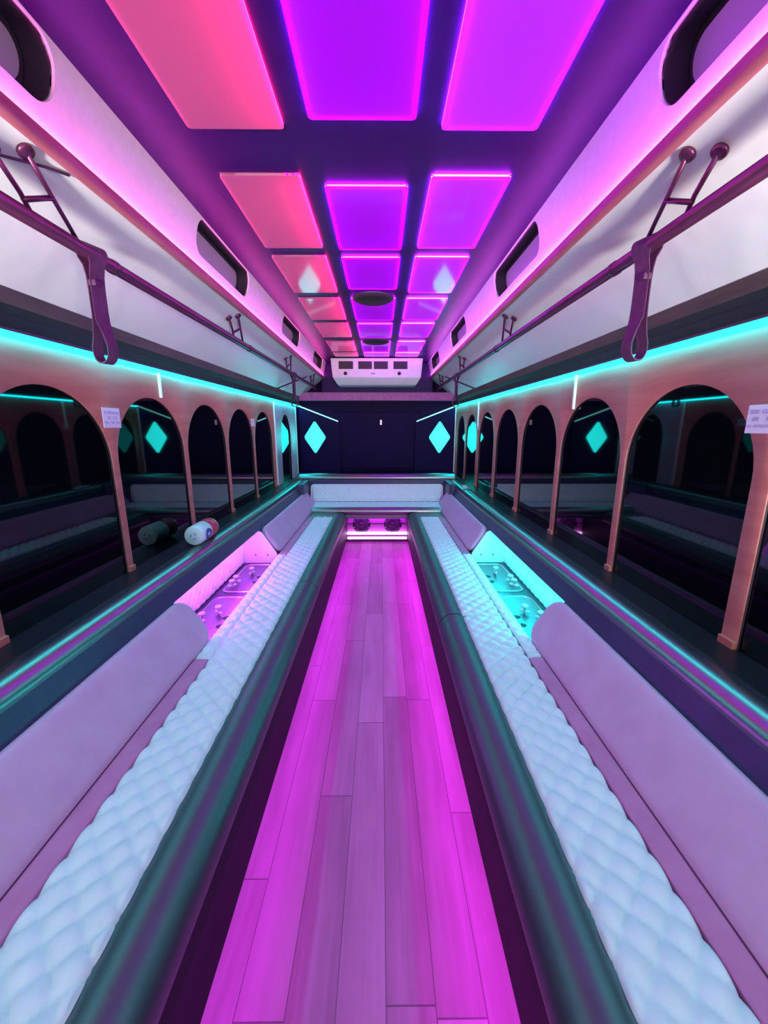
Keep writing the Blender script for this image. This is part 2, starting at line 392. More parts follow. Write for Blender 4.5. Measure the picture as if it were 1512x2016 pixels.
# ------------------------------------------------------------------ side walls with arches
XW, XG = 1.20, 1.235
ZT, ZSP, ZB = 1.818, 1.335, 0.78
def arch_wall(s, y0, y1, arches, x=XW, dep=0.012):
    """arches: (centre, half width, apex)."""
    bm = bmesh.new()
    def V(y, z, d=0): return bm.verts.new((s*(x+d), y, z))
    edges = [y0]
    for c, a, ap in arches: edges += [c-a, c+a]
    edges.append(y1)
    for i in range(0, len(edges), 2):
        a, b = edges[i], edges[i+1]
        if b-a > 0.004:
            bm.faces.new((V(a, ZB), V(b, ZB), V(b, ZSP), V(a, ZSP)))
            bm.faces.new((V(a, ZSP), V(b, ZSP), V(b, ZT), V(a, ZT)))
            bm.faces.new((V(a, ZB), V(b, ZB), V(b, ZB, dep), V(a, ZB, dep)))
    for c, a, ap in arches:
        pts = [(c-a, ZB)] + [(c-a*math.cos(PI*i/28), ZSP+(ap-ZSP)*math.sin(PI*i/28)) for i in range(29)] + [(c+a, ZB)]
        for (ya, za), (yb, zb) in zip(pts[1:-1], pts[2:-1]):
            bm.faces.new((V(ya, za), V(yb, zb), V(yb, ZT), V(ya, ZT)))
        for (ya, za), (yb, zb) in zip(pts, pts[1:]):          # rounded edge then reveal
            n = Vector((yb-ya, zb-za)).normalized(); nn = Vector((n.y, -n.x))*0.0
            f1 = bm.faces.new((V(ya, za), V(yb, zb), V(yb, zb, dep), V(ya, za, dep))); f1.material_index = 1
    bmesh.ops.remove_doubles(bm, verts=bm.verts[:], dist=1e-4)
    bmesh.ops.recalc_face_normals(bm, faces=bm.faces[:])
    es = [e for e in bm.edges if len(e.link_faces) == 2 and e.link_faces[0].material_index != e.link_faces[1].material_index]
    bmesh.ops.bevel(bm, geom=es, offset=0.004, segments=2, affect='EDGES', profile=0.5)
    return bm
AP = 1.652
ARCH_L = [(0.13, 0.324, AP), (0.83, 0.324, AP), (1.535, 0.325, AP), (2.23, 0.324, AP), (2.93, 0.324, AP), (3.63, 0.322, AP), (4.32, 0.318, AP)]
ARCH_LD = [(5.30, 0.26, 1.655)]
ARCH_R = [(0.13, 0.318, AP), (0.82, 0.322, AP), (1.525, 0.322, AP), (2.215, 0.320, AP), (2.925, 0.328, AP), (3.655, 0.318, AP), (4.37, 0.308, AP), (5.10, 0.29, AP), (5.74, 0.27, AP)]
M_woodr = M_wood
struct('wall_left', arch_wall(-1, -1.15, 4.745, ARCH_L), [M_wood, M_recess], 'copper brown wood wall of arches on the left', 'wall', smooth=35)
struct('wall_right', arch_wall(1, -1.15, 6.16, ARCH_R), [M_wood, M_recess], 'copper brown wood wall of arches on the right', 'wall', smooth=35)
struct('door_1', arch_wall(-1, 4.775, 5.92, ARCH_LD, x=1.195), [M_grey, M_recess], 'grey door section with a narrow arch at the far left', 'door', smooth=35)
nth = ['first', 'second', 'third', 'fourth', 'fifth', 'sixth', 'seventh', 'eighth', 'ninth']
for s, sd, arr in ((-1, 'left', ARCH_L+ARCH_LD), (1, 'right', ARCH_R)):
    for i, (c, a, ap) in enumerate(arr):
        struct('window_%d' % wn, span(s*1.2115, s*1.225, c-0.345, c+0.345, 0.74, 1.70), M_dark,
               'dark arched window on the %s wall, %s from the front' % (sd, nth[i]), 'window'); wn += 1
    # little square foot blocks at the base of each pillar
    bm = bmesh.new()
    for (c0, a0, _), (c1, a1, _) in zip(arr, arr[1:]):
        yy = (c0+a0+c1-a1)/2
        if c1 > 5.2 and s < 0: continue
        box(bm, (s*1.196, yy, 0.80), (0.014, max(0.03, c1-a1-c0-a0)-0.002, 0.04), 0.003)
    struct('trim_%d' % (9 if s < 0 else 10), bm, M_wood, 'copper foot blocks under the %s pillars' % sd, 'trim')
tn = 11
for s, y, z0, w_ in ((-1, 2.335, 1.66, 0.012), (-1, 4.76, 0.80, 0.026), (-1, 5.935, 0.80, 0.03), (1, 2.40, 1.60, 0.012), (1, 4.735, 1.50, 0.014), (1, 6.17, 0.80, 0.022)):
    struct('trim_%d' % tn, span(s*1.186, s*1.202, y-w_/2, y+w_/2, z0, 1.81, 0.002), M_trimw, 'thin pale seam strip on the %s wall' % ('left' if s < 0 else 'right'), 'trim'); tn += 1

# rear wall
struct('wall_rear', span(-1.29, 1.29, 6.26, 6.30, -0.05, 2.56), M_darkrear, 'black rear wall of the bus', 'wall')
struct('window_%d' % wn, span(-0.66, 0.66, 6.225, 6.245, 0.86, 1.72, 0.006), M_darkrear, 'dark rear window behind the bench', 'window'); wn += 1
struct('trim_%d' % tn, span(-1.16, 1.16, 6.02, 6.10, 1.875, 1.995, 0.012), M_purplebeam, 'plum coloured padded beam across the rear below the air conditioner', 'trim'); tn += 1
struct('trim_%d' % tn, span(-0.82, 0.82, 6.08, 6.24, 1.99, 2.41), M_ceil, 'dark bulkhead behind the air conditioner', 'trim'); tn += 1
for s, sd in SIDES:
    bm = bmesh.new()
    bmv = [(1.195, 0.78), (0.58, 0.78), (0.58, 1.565), (1.195, 1.80)]
    prism(bm, bmv, 6.17, 6.19, s)
    struct('wall_rear_%s' % sd, bm, M_darkrear, 'glossy black corner panel at the rear %s' % sd, 'wall')
    o = P([(1.20, 1.80), (1.20, 1.818), (0.60, 1.587), (0.60, 1.572)], 6.155, 6.17, s)
    tag(obj('led_strip', o, M_ledsoft), 'thin pale cyan light strip sloping down over the %s rear corner panel' % sd, 'light strip', 'sloping rear light strips')
    # diamond lamp
    t = thing('diamond_lamp', 'glowing cyan diamond lamp on the %s rear corner panel' % sd, 'lamp', (s*0.955, 6.165, 1.34), 'diamond lamps')
    def dia(w, h, y0, y1, r):
        pts = []
        for k in range(4):
            ax, az = ((w, 0), (0, h), (-w, 0), (0, -h))[k]
            bx, bz = ((w, 0), (0, h), (-w, 0), (0, -h))[(k+1) % 4]
            for u in (r, 1-r): pts.append((s*0.955+ax*(1-u)+bx*u, 1.34+az*(1-u)+bz*u))
        return P(pts, y0, y1)
    part('diffuser', dia(0.165, 0.248, 6.143, 6.150, 0.07), M_diamond, t)
    part('frame', dia(0.178, 0.264, 6.1505, 6.168, 0.06), M_recess, t)

# small reflection on the rear window, made as a glowing white chip
tag(obj('window_glint', B((0.055, 6.215, 1.565), (0.028, 0.012, 0.075), 0.005), M_glint), 'small white glint on the dark rear window, a reflection made to glow', 'indicator')

# ------------------------------------------------------------------ side LED strips
for s, sd in SIDES:
    y1 = 6.14
    bm = P([(1.158, 1.806), (1.1995, 1.792), (1.1995, 1.816), (1.158, 1.816)], -1.15, y1, s)
    for f in bm.faces: f.material_index = 1 if f.normal.z < -0.5 else 0
    tag(obj('led_strip', bm, [M_valance, M_led]), 'long bright cyan light strip along the top of the %s wall' % sd, 'light strip', 'wall top light strips')

# ------------------------------------------------------------------ ceiling light panels
D_left = diffuser('dusty_pink_diffuser', (0.54, 0.15, 0.44), 0.32, (0.70, 0.26, 0.45))
D_cen = diffuser('violet_diffuser', (0.40, 0.014, 0.70), 0.36, (0.55, 0.03, 0.70))
D_right = diffuser('orchid_diffuser', (0.46, 0.055, 0.72), 0.38, (0.60, 0.06, 0.70))
E_red = emit('red_panel_led', (1.0, 0.01, 0.14), 40)
E_mag = emit('magenta_panel_led', (0.5, 0.01, 1.0), 50)
E_mag2 = emit('orchid_panel_led', (0.5, 0.02, 1.0), 60)
S_red = emit('red_strip', (1.0, 0.004, 0.36), 11)
S_red2 = emit('rose_strip', (1.0, 0.005, 0.34), 4)
S_mag = emit('magenta_strip', (0.75, 0.015, 1.0), 2.0)
S_mag2 = emit('orchid_strip', (0.75, 0.06, 1.0), 2.4)
E_pnk = emit('pink_panel_led', (1.0, 0.12, 0.5), 3)
for cname, (x0, x1) in COLS.items():
    rows = ROWS['centre' if cname == 'centre' else 'side']
    for i, (y0, y1) in enumerate(rows):
        col = {'left': 'pink and red', 'centre': 'violet', 'right': 'orchid purple'}[cname]
        t = thing('light_panel', '%s ceiling light panel, %s column, %s row from the front' % (col, cname, nth[i]), 'light panel', ((x0+x1)/2, (y0+y1)/2, 2.42), 'ceiling light panels')
        zb = 2.409
        # diffuser sheet with slightly rounded corners
        bm = bmesh.new()
        slab(bm, ((x0+x1)/2, (y0+y1)/2, zb), (1, 0, 0), (0, 1, 0), (0, 0, 1), x1-x0, y1-y0, 0.012, [(0, 0), (0.002, 0)], n=3)
        part('diffuser', bm, {'left': D_left, 'centre': D_cen, 'right': D_right}[cname], t)
        # edge-lit rim between the sheet and the ceiling, throwing light sideways
        rim = {'left': (E_pnk, E_red), 'centre': (E_mag, E_mag), 'right': (E_mag2, E_mag2)}[cname]
        zc, hz = 2.4152, 0.004
        for xx, mm in ((x0+0.003, rim[0]), (x1-0.003, rim[1])):
            part('rim_light', B((xx, (y0+y1)/2, zc), (0.004, y1-y0-0.02, hz)), mm, t)
        if cname != 'left':
            for yy in (y0+0.003, y1-0.003):
                part('rim_light', B(((x0+x1)/2, yy, zc), (x1-x0-0.02, 0.004, hz)), rim[0], t)
        # white light box above the sheet with its colour strips inside
        bm = bmesh.new()
        a0, a1, b0, b1, zt = x0+0.001, x1-0.001, y0+0.001, y1-0.001, 2.478
        q = [[bm.verts.new((x, y, z)) for x, y in ((a0, b0), (a1, b0), (a1, b1), (a0, b1))] for z in (2.421, zt)]
        for e in range(4): bm.faces.new((q[0][e], q[0][(e+1) % 4], q[1][(e+1) % 4], q[1][e]))
        bm.faces.new(q[1])
        part('light_box', bm, M_housing, t)
        for xx, mm in {'left': ((x1-0.022, S_red), (x1-0.062, S_red2)), 'centre': ((x0+0.014, S_mag), (x1-0.012, S_mag2)), 'right': ((x1-0.014, S_mag2), (x0+0.014, S_mag2))}[cname]:
            part('led_strip', B((xx, (y0+y1)/2, 2.452), (0.006, y1-y0-0.04, 0.010)), mm, t)

# round black ceiling speakers breaking into the centre column
for (yc, lab) in ((3.10, 'nearer'), (4.56, 'farther')):
    t = thing('ceiling_speaker', 'round black ceiling speaker notching the centre light panels, the %s one' % lab, 'speaker', (0, yc, 2.405), 'ceiling speakers')
    part('rim', T([(0, yc, 2.407), (0, yc, 2.400), (0, yc, 2.392)], [0.15, 0.148, 0.135], 36), M_recess, t, 40)
    part('grille', T([(0, yc, 2.393), (0, yc, 2.386)], [0.128, 0.12], 36), M_hole, t, 40)

# ------------------------------------------------------------------ grab rails with brackets and straps
RX, RZ = 0.89, 2.05
def slope_pt(x): 
    t = (x-SL0[0])/(SL1[0]-SL0[0]); return SL0[1]+(SL1[1]-SL0[1])*t
for s, sd in SIDES:
    t = thing('grab_rail', 'long plum metal grab rail under the %s headliner' % sd, 'grab rail', (s*RX, 2.5, RZ), 'grab rails')
    part('bar', T([(s*RX, -1.0, RZ), (s*RX, 6.05, RZ)], 0.021, 16), M_steelp, t, 50)
    for yc in (1.55, 3.02, 4.5):
        part('collar', T([(s*RX, yc-0.014, RZ), (s*RX, yc+0.014, RZ)], 0.0235, 16), M_steelp, t, 50)
    for k, y in enumerate((1.16, 2.66, 4.12, 5.5)):
        bm = bmesh.new()
        f1 = Vector((s*0.832, y, slope_pt(0.832)-0.004)); f2 = Vector((s*0.868, y-0.06, slope_pt(0.868)-0.004))
        r1 = Vector((s*RX, y+0.23, RZ+0.012)); r2 = Vector((s*RX, y+0.06, RZ+0.012))
        tube(bm, [f1, f1.lerp(r1, .5), r1], 0.0065, 8); tube(bm, [f2, f2.lerp(r2, .6)+Vector((0, 0.01, 0)), r2], 0.0065, 8)
        a, b = f1.lerp(r1, .45), f2.lerp(r2, .75)
        tube(bm, [a, b], 0.007, 8)
        br = part('bracket', bm, M_steelp, t, 50)
        for f in (f1, f2):
            nn = Vector((s*0.27, 0, 0.355)).normalized()
            part('flange', T([f+nn*0.004, f-nn*0.004, f-nn*0.007], [0.020, 0.019, 0.008], 14), M_steelp, br, 50)

def strap(s, y, label, rot=0.0, length=0.337):
    t = thing('hanging_strap', label, 'strap', (s*RX, y, RZ), 'hanging straps')
    half = []                           # right half of the loop from the top down, (u, z)
    for i in range(7):
        a = PI/2 - (PI/2+0.45)*i/6; half.append((0.0265*math.cos(a), 0.0265*math.sin(a)))
    half += [(0.016, -0.035), (0.0085, -0.065), (0.006, -0.10), (0.006, -0.17), (0.008, -0.205), (0.024, -0.25), (0.036, -0.285)]
    for i in range(1, 8):
        a = -PI/2*i/7; half.append((0.036*math.cos(a), -length+0.038+0.038*math.sin(a)))
    loop = half + [(-u, z) for u, z in half[::-1]][1:-1]
    wid = lambda z: 0.032 if z > -0.03 else (0.024 if z > -0.22 else 0.018)
    th = 0.0045
    bm = bmesh.new(); k = len(loop); rings = []
    for i, (u, z) in enumerate(loop):
        p0, p1 = Vector(loop[i-1]), Vector(loop[(i+1) % k]); d = (p1-p0).normalized(); nn = Vector((d.y, -d.x))
        if nn.dot(Vector((u, 0.1*z))) < 0 and abs(u) > 1e-6: nn = -nn
        if abs(u) <= 1e-6: nn = Vector((0, 1 if z > 0 else -1))
        o_, i_ = Vector((u, z))+nn*th/2, Vector((u, z))-nn*th/2; w2 = wid(z)
        rings.append([bm.verts.new((s*RX+a.x*math.cos(rot)-yy*math.sin(rot), y+a.x*math.sin(rot)+yy*math.cos(rot), RZ+a.y)) for a, yy in ((o_, -w2), (o_, w2), (i_, w2), (i_, -w2))])
    for i in range(k):
        a, b = rings[i], rings[(i+1) % k]
        for q in range(4): bm.faces.new((a[q], a[(q+1) % 4], b[(q+1) % 4], b[q]))
    bmesh.ops.recalc_face_normals(bm, faces=bm.faces[:])
    part('loop', bm, M_strap, t, 50)
    part('keeper', B((s*RX, y, RZ-0.088), (0.026, 0.046, 0.02), 0.004), M_strap, t)
    return t
strap(-1, 1.445, 'plum leather hanging strap on the left rail, the one nearest the camera', -0.35)
strap(1, 1.375, 'plum leather hanging strap on the right rail, the one nearest the camera', 0.35)
strap(-1, 4.48, 'plum hanging strap on the left rail, far down near the rear', -0.2)
strap(1, 4.55, 'plum hanging strap on the right rail, far down near the rear', 0.2)
# thin rods across the headliner near the rear
for s, sd in SIDES:
    tag(obj('cross_rod', T([(s*0.84, 5.0, 2.09), (s*1.13, 4.72, 1.93)], 0.008, 8), M_strap), 'thin dark rod crossing the %s headliner near the rear' % sd, 'rod', 'headliner rods')
tag(obj('headliner_line', T([(-0.90, 0.98, 2.095), (-0.868, 1.10, 2.135), (-0.83, 1.22, 2.172), (-0.815, 1.28, 2.186)], 0.004, 6), M_strap), 'thin grey line along the left headliner by the near bracket', 'cable')  # thin tube laid along the headliner as a line

# ------------------------------------------------------------------ benches
YN, YF = -0.9, 4.47
AY0, AY1 = 1.78, 3.15
SEATZ = 0.452
def roll(s, y0, y1):
    poly = [(0.53, 0.30)] + arc(0.470, 0.381, 0.090, 0.086, -90-40, -180, 6) + arc(0.470, 0.381, 0.090, 0.086, 180, 66, 14)[1:] + [(0.53, 0.462)]
    return P(poly, y0, y1, s, n=max(2, int((y1-y0)/0.25)))
for s, sd in SIDES:
    t = thing('long_bench', 'long padded bench with white quilted seat along the %s wall' % sd, 'bench', (s*0.65, 2.0, 0), 'long side benches')
    part('base', P([(0.412, 0.0), (0.412, 0.29), (0.393, 0.29), (0.391, 0.281), (0.386, 0.281), (0.386, 0.36), (0.46, 0.44), (0.80, 0.44), (0.80, 0.0)], YN, 5.26, s), M_basev, t)
    ysm = 2.54 if s < 0 else 2.05
    for y0, y1 in ((YN, ysm-0.004), (ysm+0.004, 4.75)):
        bm = roll(s, y0, y1)
        part('front_roll', bm, M_roll, t, 40)
    # corner at the rear between side seat and rear bench
    part('corner_cover', span(s*0.50, s*0.95, 4.485, 4.80, 0.44, 0.462, 0.006), M_black, t)
    yq = 2.52 if s < 0 else 2.02
    for y0, y1 in ((YN, yq-0.002), (yq+0.002, YF)):
        w_ = 0.225
        bm = quilt_grid((s*0.505, y0, 0.440), (s, 0, 0), (0, 1, 0), (0, 0, 1), w_, y1-y0, 0.0085, 0.086, 0.019, 0.024, 0.022)
        part('seat_cushion', bm, M_quilt, t, 80)
    # deeper quilted part in front of the ice bins
    bm = quilt_grid((s*0.7315, AY0-0.16, 0.440), (s, 0, 0), (0, 1, 0), (0, 0, 1), 0.075, AY1-AY0+0.14, 0.0085, 0.086, 0.018, 0.019, 0.022)
    part('quilted_edge', bm, M_quilt, t, 80)
    for y0, y1 in ((YN, AY0-0.165), (AY1-0.015, YF)):
        bm = P([(0.731, 0.44), (0.731, 0.462), (0.736, 0.466), (0.80, 0.466), (0.815, 0.44)], y0, y1, s)
        bd = part('seat_band', bm, M_band, t); bd['label'] = 'plain pink band behind the quilted seat'
        part('seam', T([(s*0.797, y0+0.01, 0.468), (s*0.797, y1-0.01, 0.468)], 0.0028, 6), M_stitch, bd)
    # backrest pads
    a, b = Vector((0.799, 0.460)), Vector((0.935, 0.672))
    d = (b-a).normalized(); V_ = Vector((s*d.x, 0, d.y)); Nn = Vector((-s*d.y, 0, d.x)); h = (b-a).length
    for y0, y1 in ((YN, AY0+0.05), (AY1+0.02, 5.12)):
        bm = bmesh.new()
        O = Vector((s*(a.x+b.x)/2, (y0+y1)/2, (a.y+b.y)/2)) - Nn*0.024
        slab(bm, O, (0, 1, 0), V_, Nn, y1-y0, h, 0.085, [(0, 0.004), (0.004, 0), (0.022, 0), (0.030, 0.004), (0.036, 0.012), (0.040, 0.03), (0.041, 0.06)], n=10)
        part('backrest_pad', bm, M_pad, t, 50)
    # under-seat light
    part('floor_light', span(s*0.395, s*0.407, -0.6, 4.78, 0.2835, 0.2898), M_magR if s > 0 else M_mag, t)

    # padded ledge above the backrests, full length
    g = thing('padded_ledge', 'dark padded vinyl ledge below the arched windows on the %s side' % sd, 'ledge', (s*1.05, 2.0, 0.7), 'window ledges')
    poly = [(0.955, 0.665)] + arc(1.045, 0.737, 0.066, 0.060, 178, 62, 20) + [(1.09, 0.788), (1.21, 0.780), (1.21, 0.70), (1.10, 0.69)]
    part('roll_top', P(poly, YN, 5.46, s, n=8), M_black, g, 40)
    part('shelf', P([(1.080, 0.780), (1.086, 0.794), (1.21, 0.794), (1.21, 0.780)], YN, 5.46, s), M_ledgetop, g)
    for y0, y1 in ((YN, AY0), (AY1, 5.46)):
        part('lower_panel', P([(0.815, 0.445), (0.955, 0.664), (1.00, 0.69), (1.10, 0.69), (1.10, 0.445)], y0, y1, s), M_fascia_v, g)
    part('facing', P([(0.952, 0.664), (0.977, 0.738), (1.0, 0.738), (0.972, 0.662)], YN, 5.42, s), M_fascia_v, g)

    # ------- nook with two ice bins
    k = thing('bin_nook', '%s lit nook with quilted back behind the %s seat' % ('violet' if s < 0 else 'cyan', sd), 'nook', (s*0.98, 2.45, 0.38), 'lit nooks')
    part('deck', span(s*0.81, s*1.10, AY0+0.001, AY1-0.001, 0.365, 0.385), M_deck, k)
    bq = quilt_grid((s*1.098, AY0+0.01, 0.386), (0, 1, 0), (0, 0, 1), (-s, 0, 0), AY1-AY0-0.02, 0.30, 0.010, 0.075, 0.008, 0.012, 0.01)
    part('quilted_back', bq, M_quilt, k, 80)
    for yy, nm in ((AY0+0.006, 'near'), (AY1-0.006, 'far')):
        bm = bmesh.new()
        prism(bm, [(0.805, 0.386), (0.815, 0.47), (0.930, 0.648), (0.96, 0.660), (1.097, 0.674), (1.097, 0.386)], yy-0.005, yy+0.005, s)
        ep = part('end_panel', bm, M_quilt, k)
        bm = bmesh.new()
        for xx in (0.89, 0.99):
            sg = 1 if nm == 'near' else -1
            tube(bm, [(s*xx, yy+sg*0.004, 0.455), (s*xx, yy+sg*0.0075, 0.455)], 0.006, 10)
        part('screw', bm, M_stitch, ep)
    part('light', span(s*0.974, s*1.0, AY0+0.06, AY1-0.06, 0.654, 0.661), M_nooklav if s < 0 else M_nookcy, k)
    for bi, (by0, by1) in enumerate(((1.86, 2.46), (2.53, 3.09))):
        yc = (by0+by1)/2; xc = s*0.935; wx = 0.235
        ib = thing('ice_bin', 'steel ice bin in the %s nook, the %s of the pair' % (sd, ('nearer', 'farther')[bi]), 'ice bin', (xc, yc, 0.386), 'ice bins in the nooks')
        bm = bmesh.new()
        slab(bm, (xc, yc, 0.386), (1, 0, 0), (0, 1, 0), (0, 0, 1), wx, by1-by0, 0.06, [(0, 0), (0.004, 0.0), (0.007, 0.004), (0.007, 0.010), (0.003, 0.014)], n=6)
        bm.faces.ensure_lookup_table()
        top = max(bm.faces, key=lambda f: (len(f.verts) > 8)*f.calc_center_median().z)
        bmesh.ops.delete(bm, geom=[top], context='FACES_ONLY')
        part('rim', bm, M_steel, ib, 40)
        bm = bmesh.new()
        slab(bm, (xc, yc, 0.387), (1, 0, 0), (0, 1, 0), (0, 0, 1), wx-0.026, by1-by0-0.026, 0.05, [(0, 0), (0.0015, 0)], n=6)
        part('tray', bm, M_bowl, ib, 40)
        rr = random.Random(bi+int(s)*5)
        for q, (dx, dy) in enumerate(((0.02, -0.16), (0.05, -0.05), (-0.01, 0.04)) if bi == 0 else ((0.06, -0.20), (0.06, -0.12), (0.0, 0.05))):
            px, py = xc+s*dx, yc+dy; z0 = 0.389
            bm = bmesh.new()
            tube(bm, [(px, py, z0), (px, py, z0+0.045), (px, py, z0+0.046), (px, py, z0+0.056), (px, py, z0+0.062)], [0.005, 0.005, 0.019, 0.021, 0.012], 14)
            kn = part('drain_knob', bm, M_knob, ib, 40)
            bm = bmesh.new(); an = rr.random()*PI
            for a2 in (an, an+PI):
                c2 = Vector((px+0.02*math.cos(a2), py+0.02*math.sin(a2), z0+0.018))
                tube(bm, [Vector((px, py, z0+0.018)), c2, c2+(c2-Vector((px, py, z0+0.018)))*0.6], [0.005, 0.010, 0.006], 8)
            part('wing', bm, M_knob, kn, 40)
        for q, dy in enumerate((-0.10, 0.0)):
            part('drain_hole', T([(xc-s*0.07, yc+dy, 0.3882), (xc-s*0.07, yc+dy, 0.3895)], 0.022, 16), M_hole, ib)

# rear bench
t = thing('rear_bench', 'rear cross bench with white quilted back and seat', 'bench', (0, 5.0, 0))
part('base', span(-0.92, 0.92, 4.83, 5.36, 0.395, 0.45), M_black, t)
bm = bmesh.new()
tubep = arc(4.83, 0.462, 0.045, 0.052, 0, 360, 18)[:-1]
v0 = [bm.verts.new((-0.90, y, z)) for y, z in tubep]; v1 = [bm.verts.new((0.90, y, z)) for y, z in tubep]
for i in range(18): bm.faces.new((v0[i], v0[(i+1) % 18], v1[(i+1) % 18], v1[i]))
bm.faces.new(v0); bm.faces.new(v1); bmesh.ops.recalc_face_normals(bm, faces=bm.faces[:])
part('front_roll', bm, M_black, t, 40)
part('valance', span(-0.47, 0.47, 4.80, 4.83, 0.372, 0.42, 0.004), M_black, t)
part('seat_cushion', quilt_grid((-0.90, 4.86, 0.455), (1, 0, 0), (0, 1, 0), (0, 0, 1), 1.80, 0.40, 0.012, 0.086, 0.006, 0.050, 0.03), M_quilt, t, 80)
bz0, bz1 = 0.515, 0.735
bm = bmesh.new()
V_ = Vector((0, 0.05, bz1-bz0)).normalized(); Nn = Vector((0, -V_.z, V_.y))
slab(bm, Vector((0, 5.275, (bz0+bz1)/2))-Nn*0.01, (1, 0, 0), V_, Nn, 1.80, bz1-bz0+0.02, 0.055, [(0, 0.004), (0.006, 0), (0.020, 0), (0.028, 0.006)], n=8)
part('backrest_pad', bm, M_quilt, t, 50)
part('quilted_face', quilt_grid(Vector((-0.875, 5.275-0.02, bz0+0.015))+Nn*0.016, (1, 0, 0), V_, Nn, 1.75, bz1-bz0-0.03, 0.012, 0.062, 0.007, 0.005, 0.02), M_quilt, t, 80)
part('surround', span(-0.96, 0.96, 5.285, 5.42, 0.45, 0.80, 0.01), M_fascia_v, t)
for s in (-1, 1): part('side_cheek', span(s*0.91, s*1.0, 4.86, 5.40, 0.46, 0.80, 0.02), M_fascia_v, t)
bm = bmesh.new()
tubep = arc(5.40, 0.815, 0.075, 0.058, 0, 360, 20)[:-1]
v0 = [bm.verts.new((-1.06, y, z)) for y, z in tubep]; v1 = [bm.verts.new((1.06, y, z)) for y, z in tubep]
for i in range(20): bm.faces.new((v0[i], v0[(i+1) % 20], v1[(i+1) % 20], v1[i]))
bm.faces.new(v0); bm.faces.new(v1); bmesh.ops.recalc_face_normals(bm, faces=bm.faces[:])
part('top_roll', bm, M_black, t, 40)
tag(obj('rear_shelf', span(-1.19, 1.19, 5.48, 6.16, 0.74, 0.79, 0.004), M_black), 'dark shelf behind the rear bench under the diamonds', 'shelf')

# ------------------------------------------------------------------ subwoofer under the rear bench
t = thing('subwoofer_box', 'glowing pink subwoofer box with two round speakers under the rear bench', 'subwoofer', (0, 5.3, 0.0))
part('cabinet', span(-0.47, 0.47, 5.27, 5.50, 0.03, 0.39, 0.008), M_acryl, t)
part('panel_seam', span(-0.41, 0.41, 5.264, 5.272, 0.192, 0.202), M_rubber, t)
part('led_bar', span(-0.41, 0.41, 5.235, 5.255, 0.045, 0.078, 0.006), M_white, t)
part('added_upper_light', span(-0.41, 0.41, 5.20, 5.212, 0.378, 0.386), M_mag, t)  # added strip, unseen behind the valance, brightens the cabinet front
for s in (-1, 1):
    cx, cz = s*0.215, 0.185
    ring = part('speaker', T([(cx, 5.272, cz), (cx, 5.255, cz), (cx, 5.250, cz)], [0.122, 0.122, 0.112], 36), M_rubber, t, 40)
    part('cone', T([(cx, 5.2495, cz), (cx, 5.2475, cz), (cx, 5.249, cz)], [0.098, 0.09, 0.045], 32), M_cone, ring, 40)
    part('dust_cap', T([(cx, 5.248, cz), (cx, 5.238, cz), (cx, 5.235, cz)], [0.04, 0.03, 0.012], 24), M_cone, ring, 60)
    for q in range(8):
        a = 2*PI*q/8+0.35
        part('bolt', T([(cx+0.108*math.cos(a), 5.252, cz+0.108*math.sin(a)), (cx+0.108*math.cos(a), 5.246, cz+0.108*math.sin(a))], 0.008, 8), M_knob, ring)
struct('floor.002', span(-0.44, 0.44, 5.07, 5.50, -0.01, 0.028, 0.004), M_plate, 'glossy black plinth under the subwoofer box', 'floor')

# ------------------------------------------------------------------ rear air conditioner
t = thing('air_conditioner', 'ivory ceiling air conditioner with four dark outlets at the rear', 'air conditioner', (0, 5.7, 2.4))
YA = 5.62
bm = bmesh.new()
prof = [(YA, 2.405), (YA, 2.155), (YA+0.10, 2.065), (6.07, 2.065), (6.07, 2.405)]
lo = 0.625; hw = [0.625, 0.605, 0.545, 0.545, 0.625]
L0 = [bm.verts.new((-hw[i], y, z)) for i, (y, z) in enumerate(prof)]; R0 = [bm.verts.new((hw[i], y, z)) for i, (y, z) in enumerate(prof)]
for i in range(5): bm.faces.new((L0[i], L0[(i+1) % 5], R0[(i+1) % 5], R0[i]))
bm.faces.new(L0); bm.faces.new(R0); bmesh.ops.recalc_face_normals(bm, faces=bm.faces[:])
bmesh.ops.bevel(bm, geom=bm.edges[:], offset=0.012, segments=3, affect='EDGES', profile=0.5)
part('housing', bm, M_ivory, t, 40)
for x0, x1 in ((-0.565, -0.37), (-0.30, -0.115), (-0.09, 0.10), (0.175, 0.365)):
    xx0, xx1 = x0+0.05, x1+0.05
    o = part('outlet', span(xx0, xx1, YA-0.006, YA+0.004, 2.262, 2.362, 0.003), M_recess, t)
    bm = bmesh.new()
    for q in range(5): box(bm, ((xx0+xx1)/2, YA-0.008, 2.277+0.0175*q), (xx1-xx0-0.01, 0.006, 0.003))
    part('louvre', bm, M_hole, o)
for xx in (-0.425, 0.305):
    part('dial', T([(xx, YA-0.014, 2.205), (xx, YA+0.004, 2.205)], 0.023, 20), M_recess, t, 40)
bm = bmesh.new()
slab(bm, (-0.05, YA, 2.205), (1, 0, 0), (0, 0, 1), (0, -1, 0), 0.055, 0.022, 0.011, [(0, 0), (0.004, 0), (0.005, 0.004)], n=6)
part('badge', bm, mat('grey_badge', (0.35, 0.32, 0.40), 0.4), t, 40)

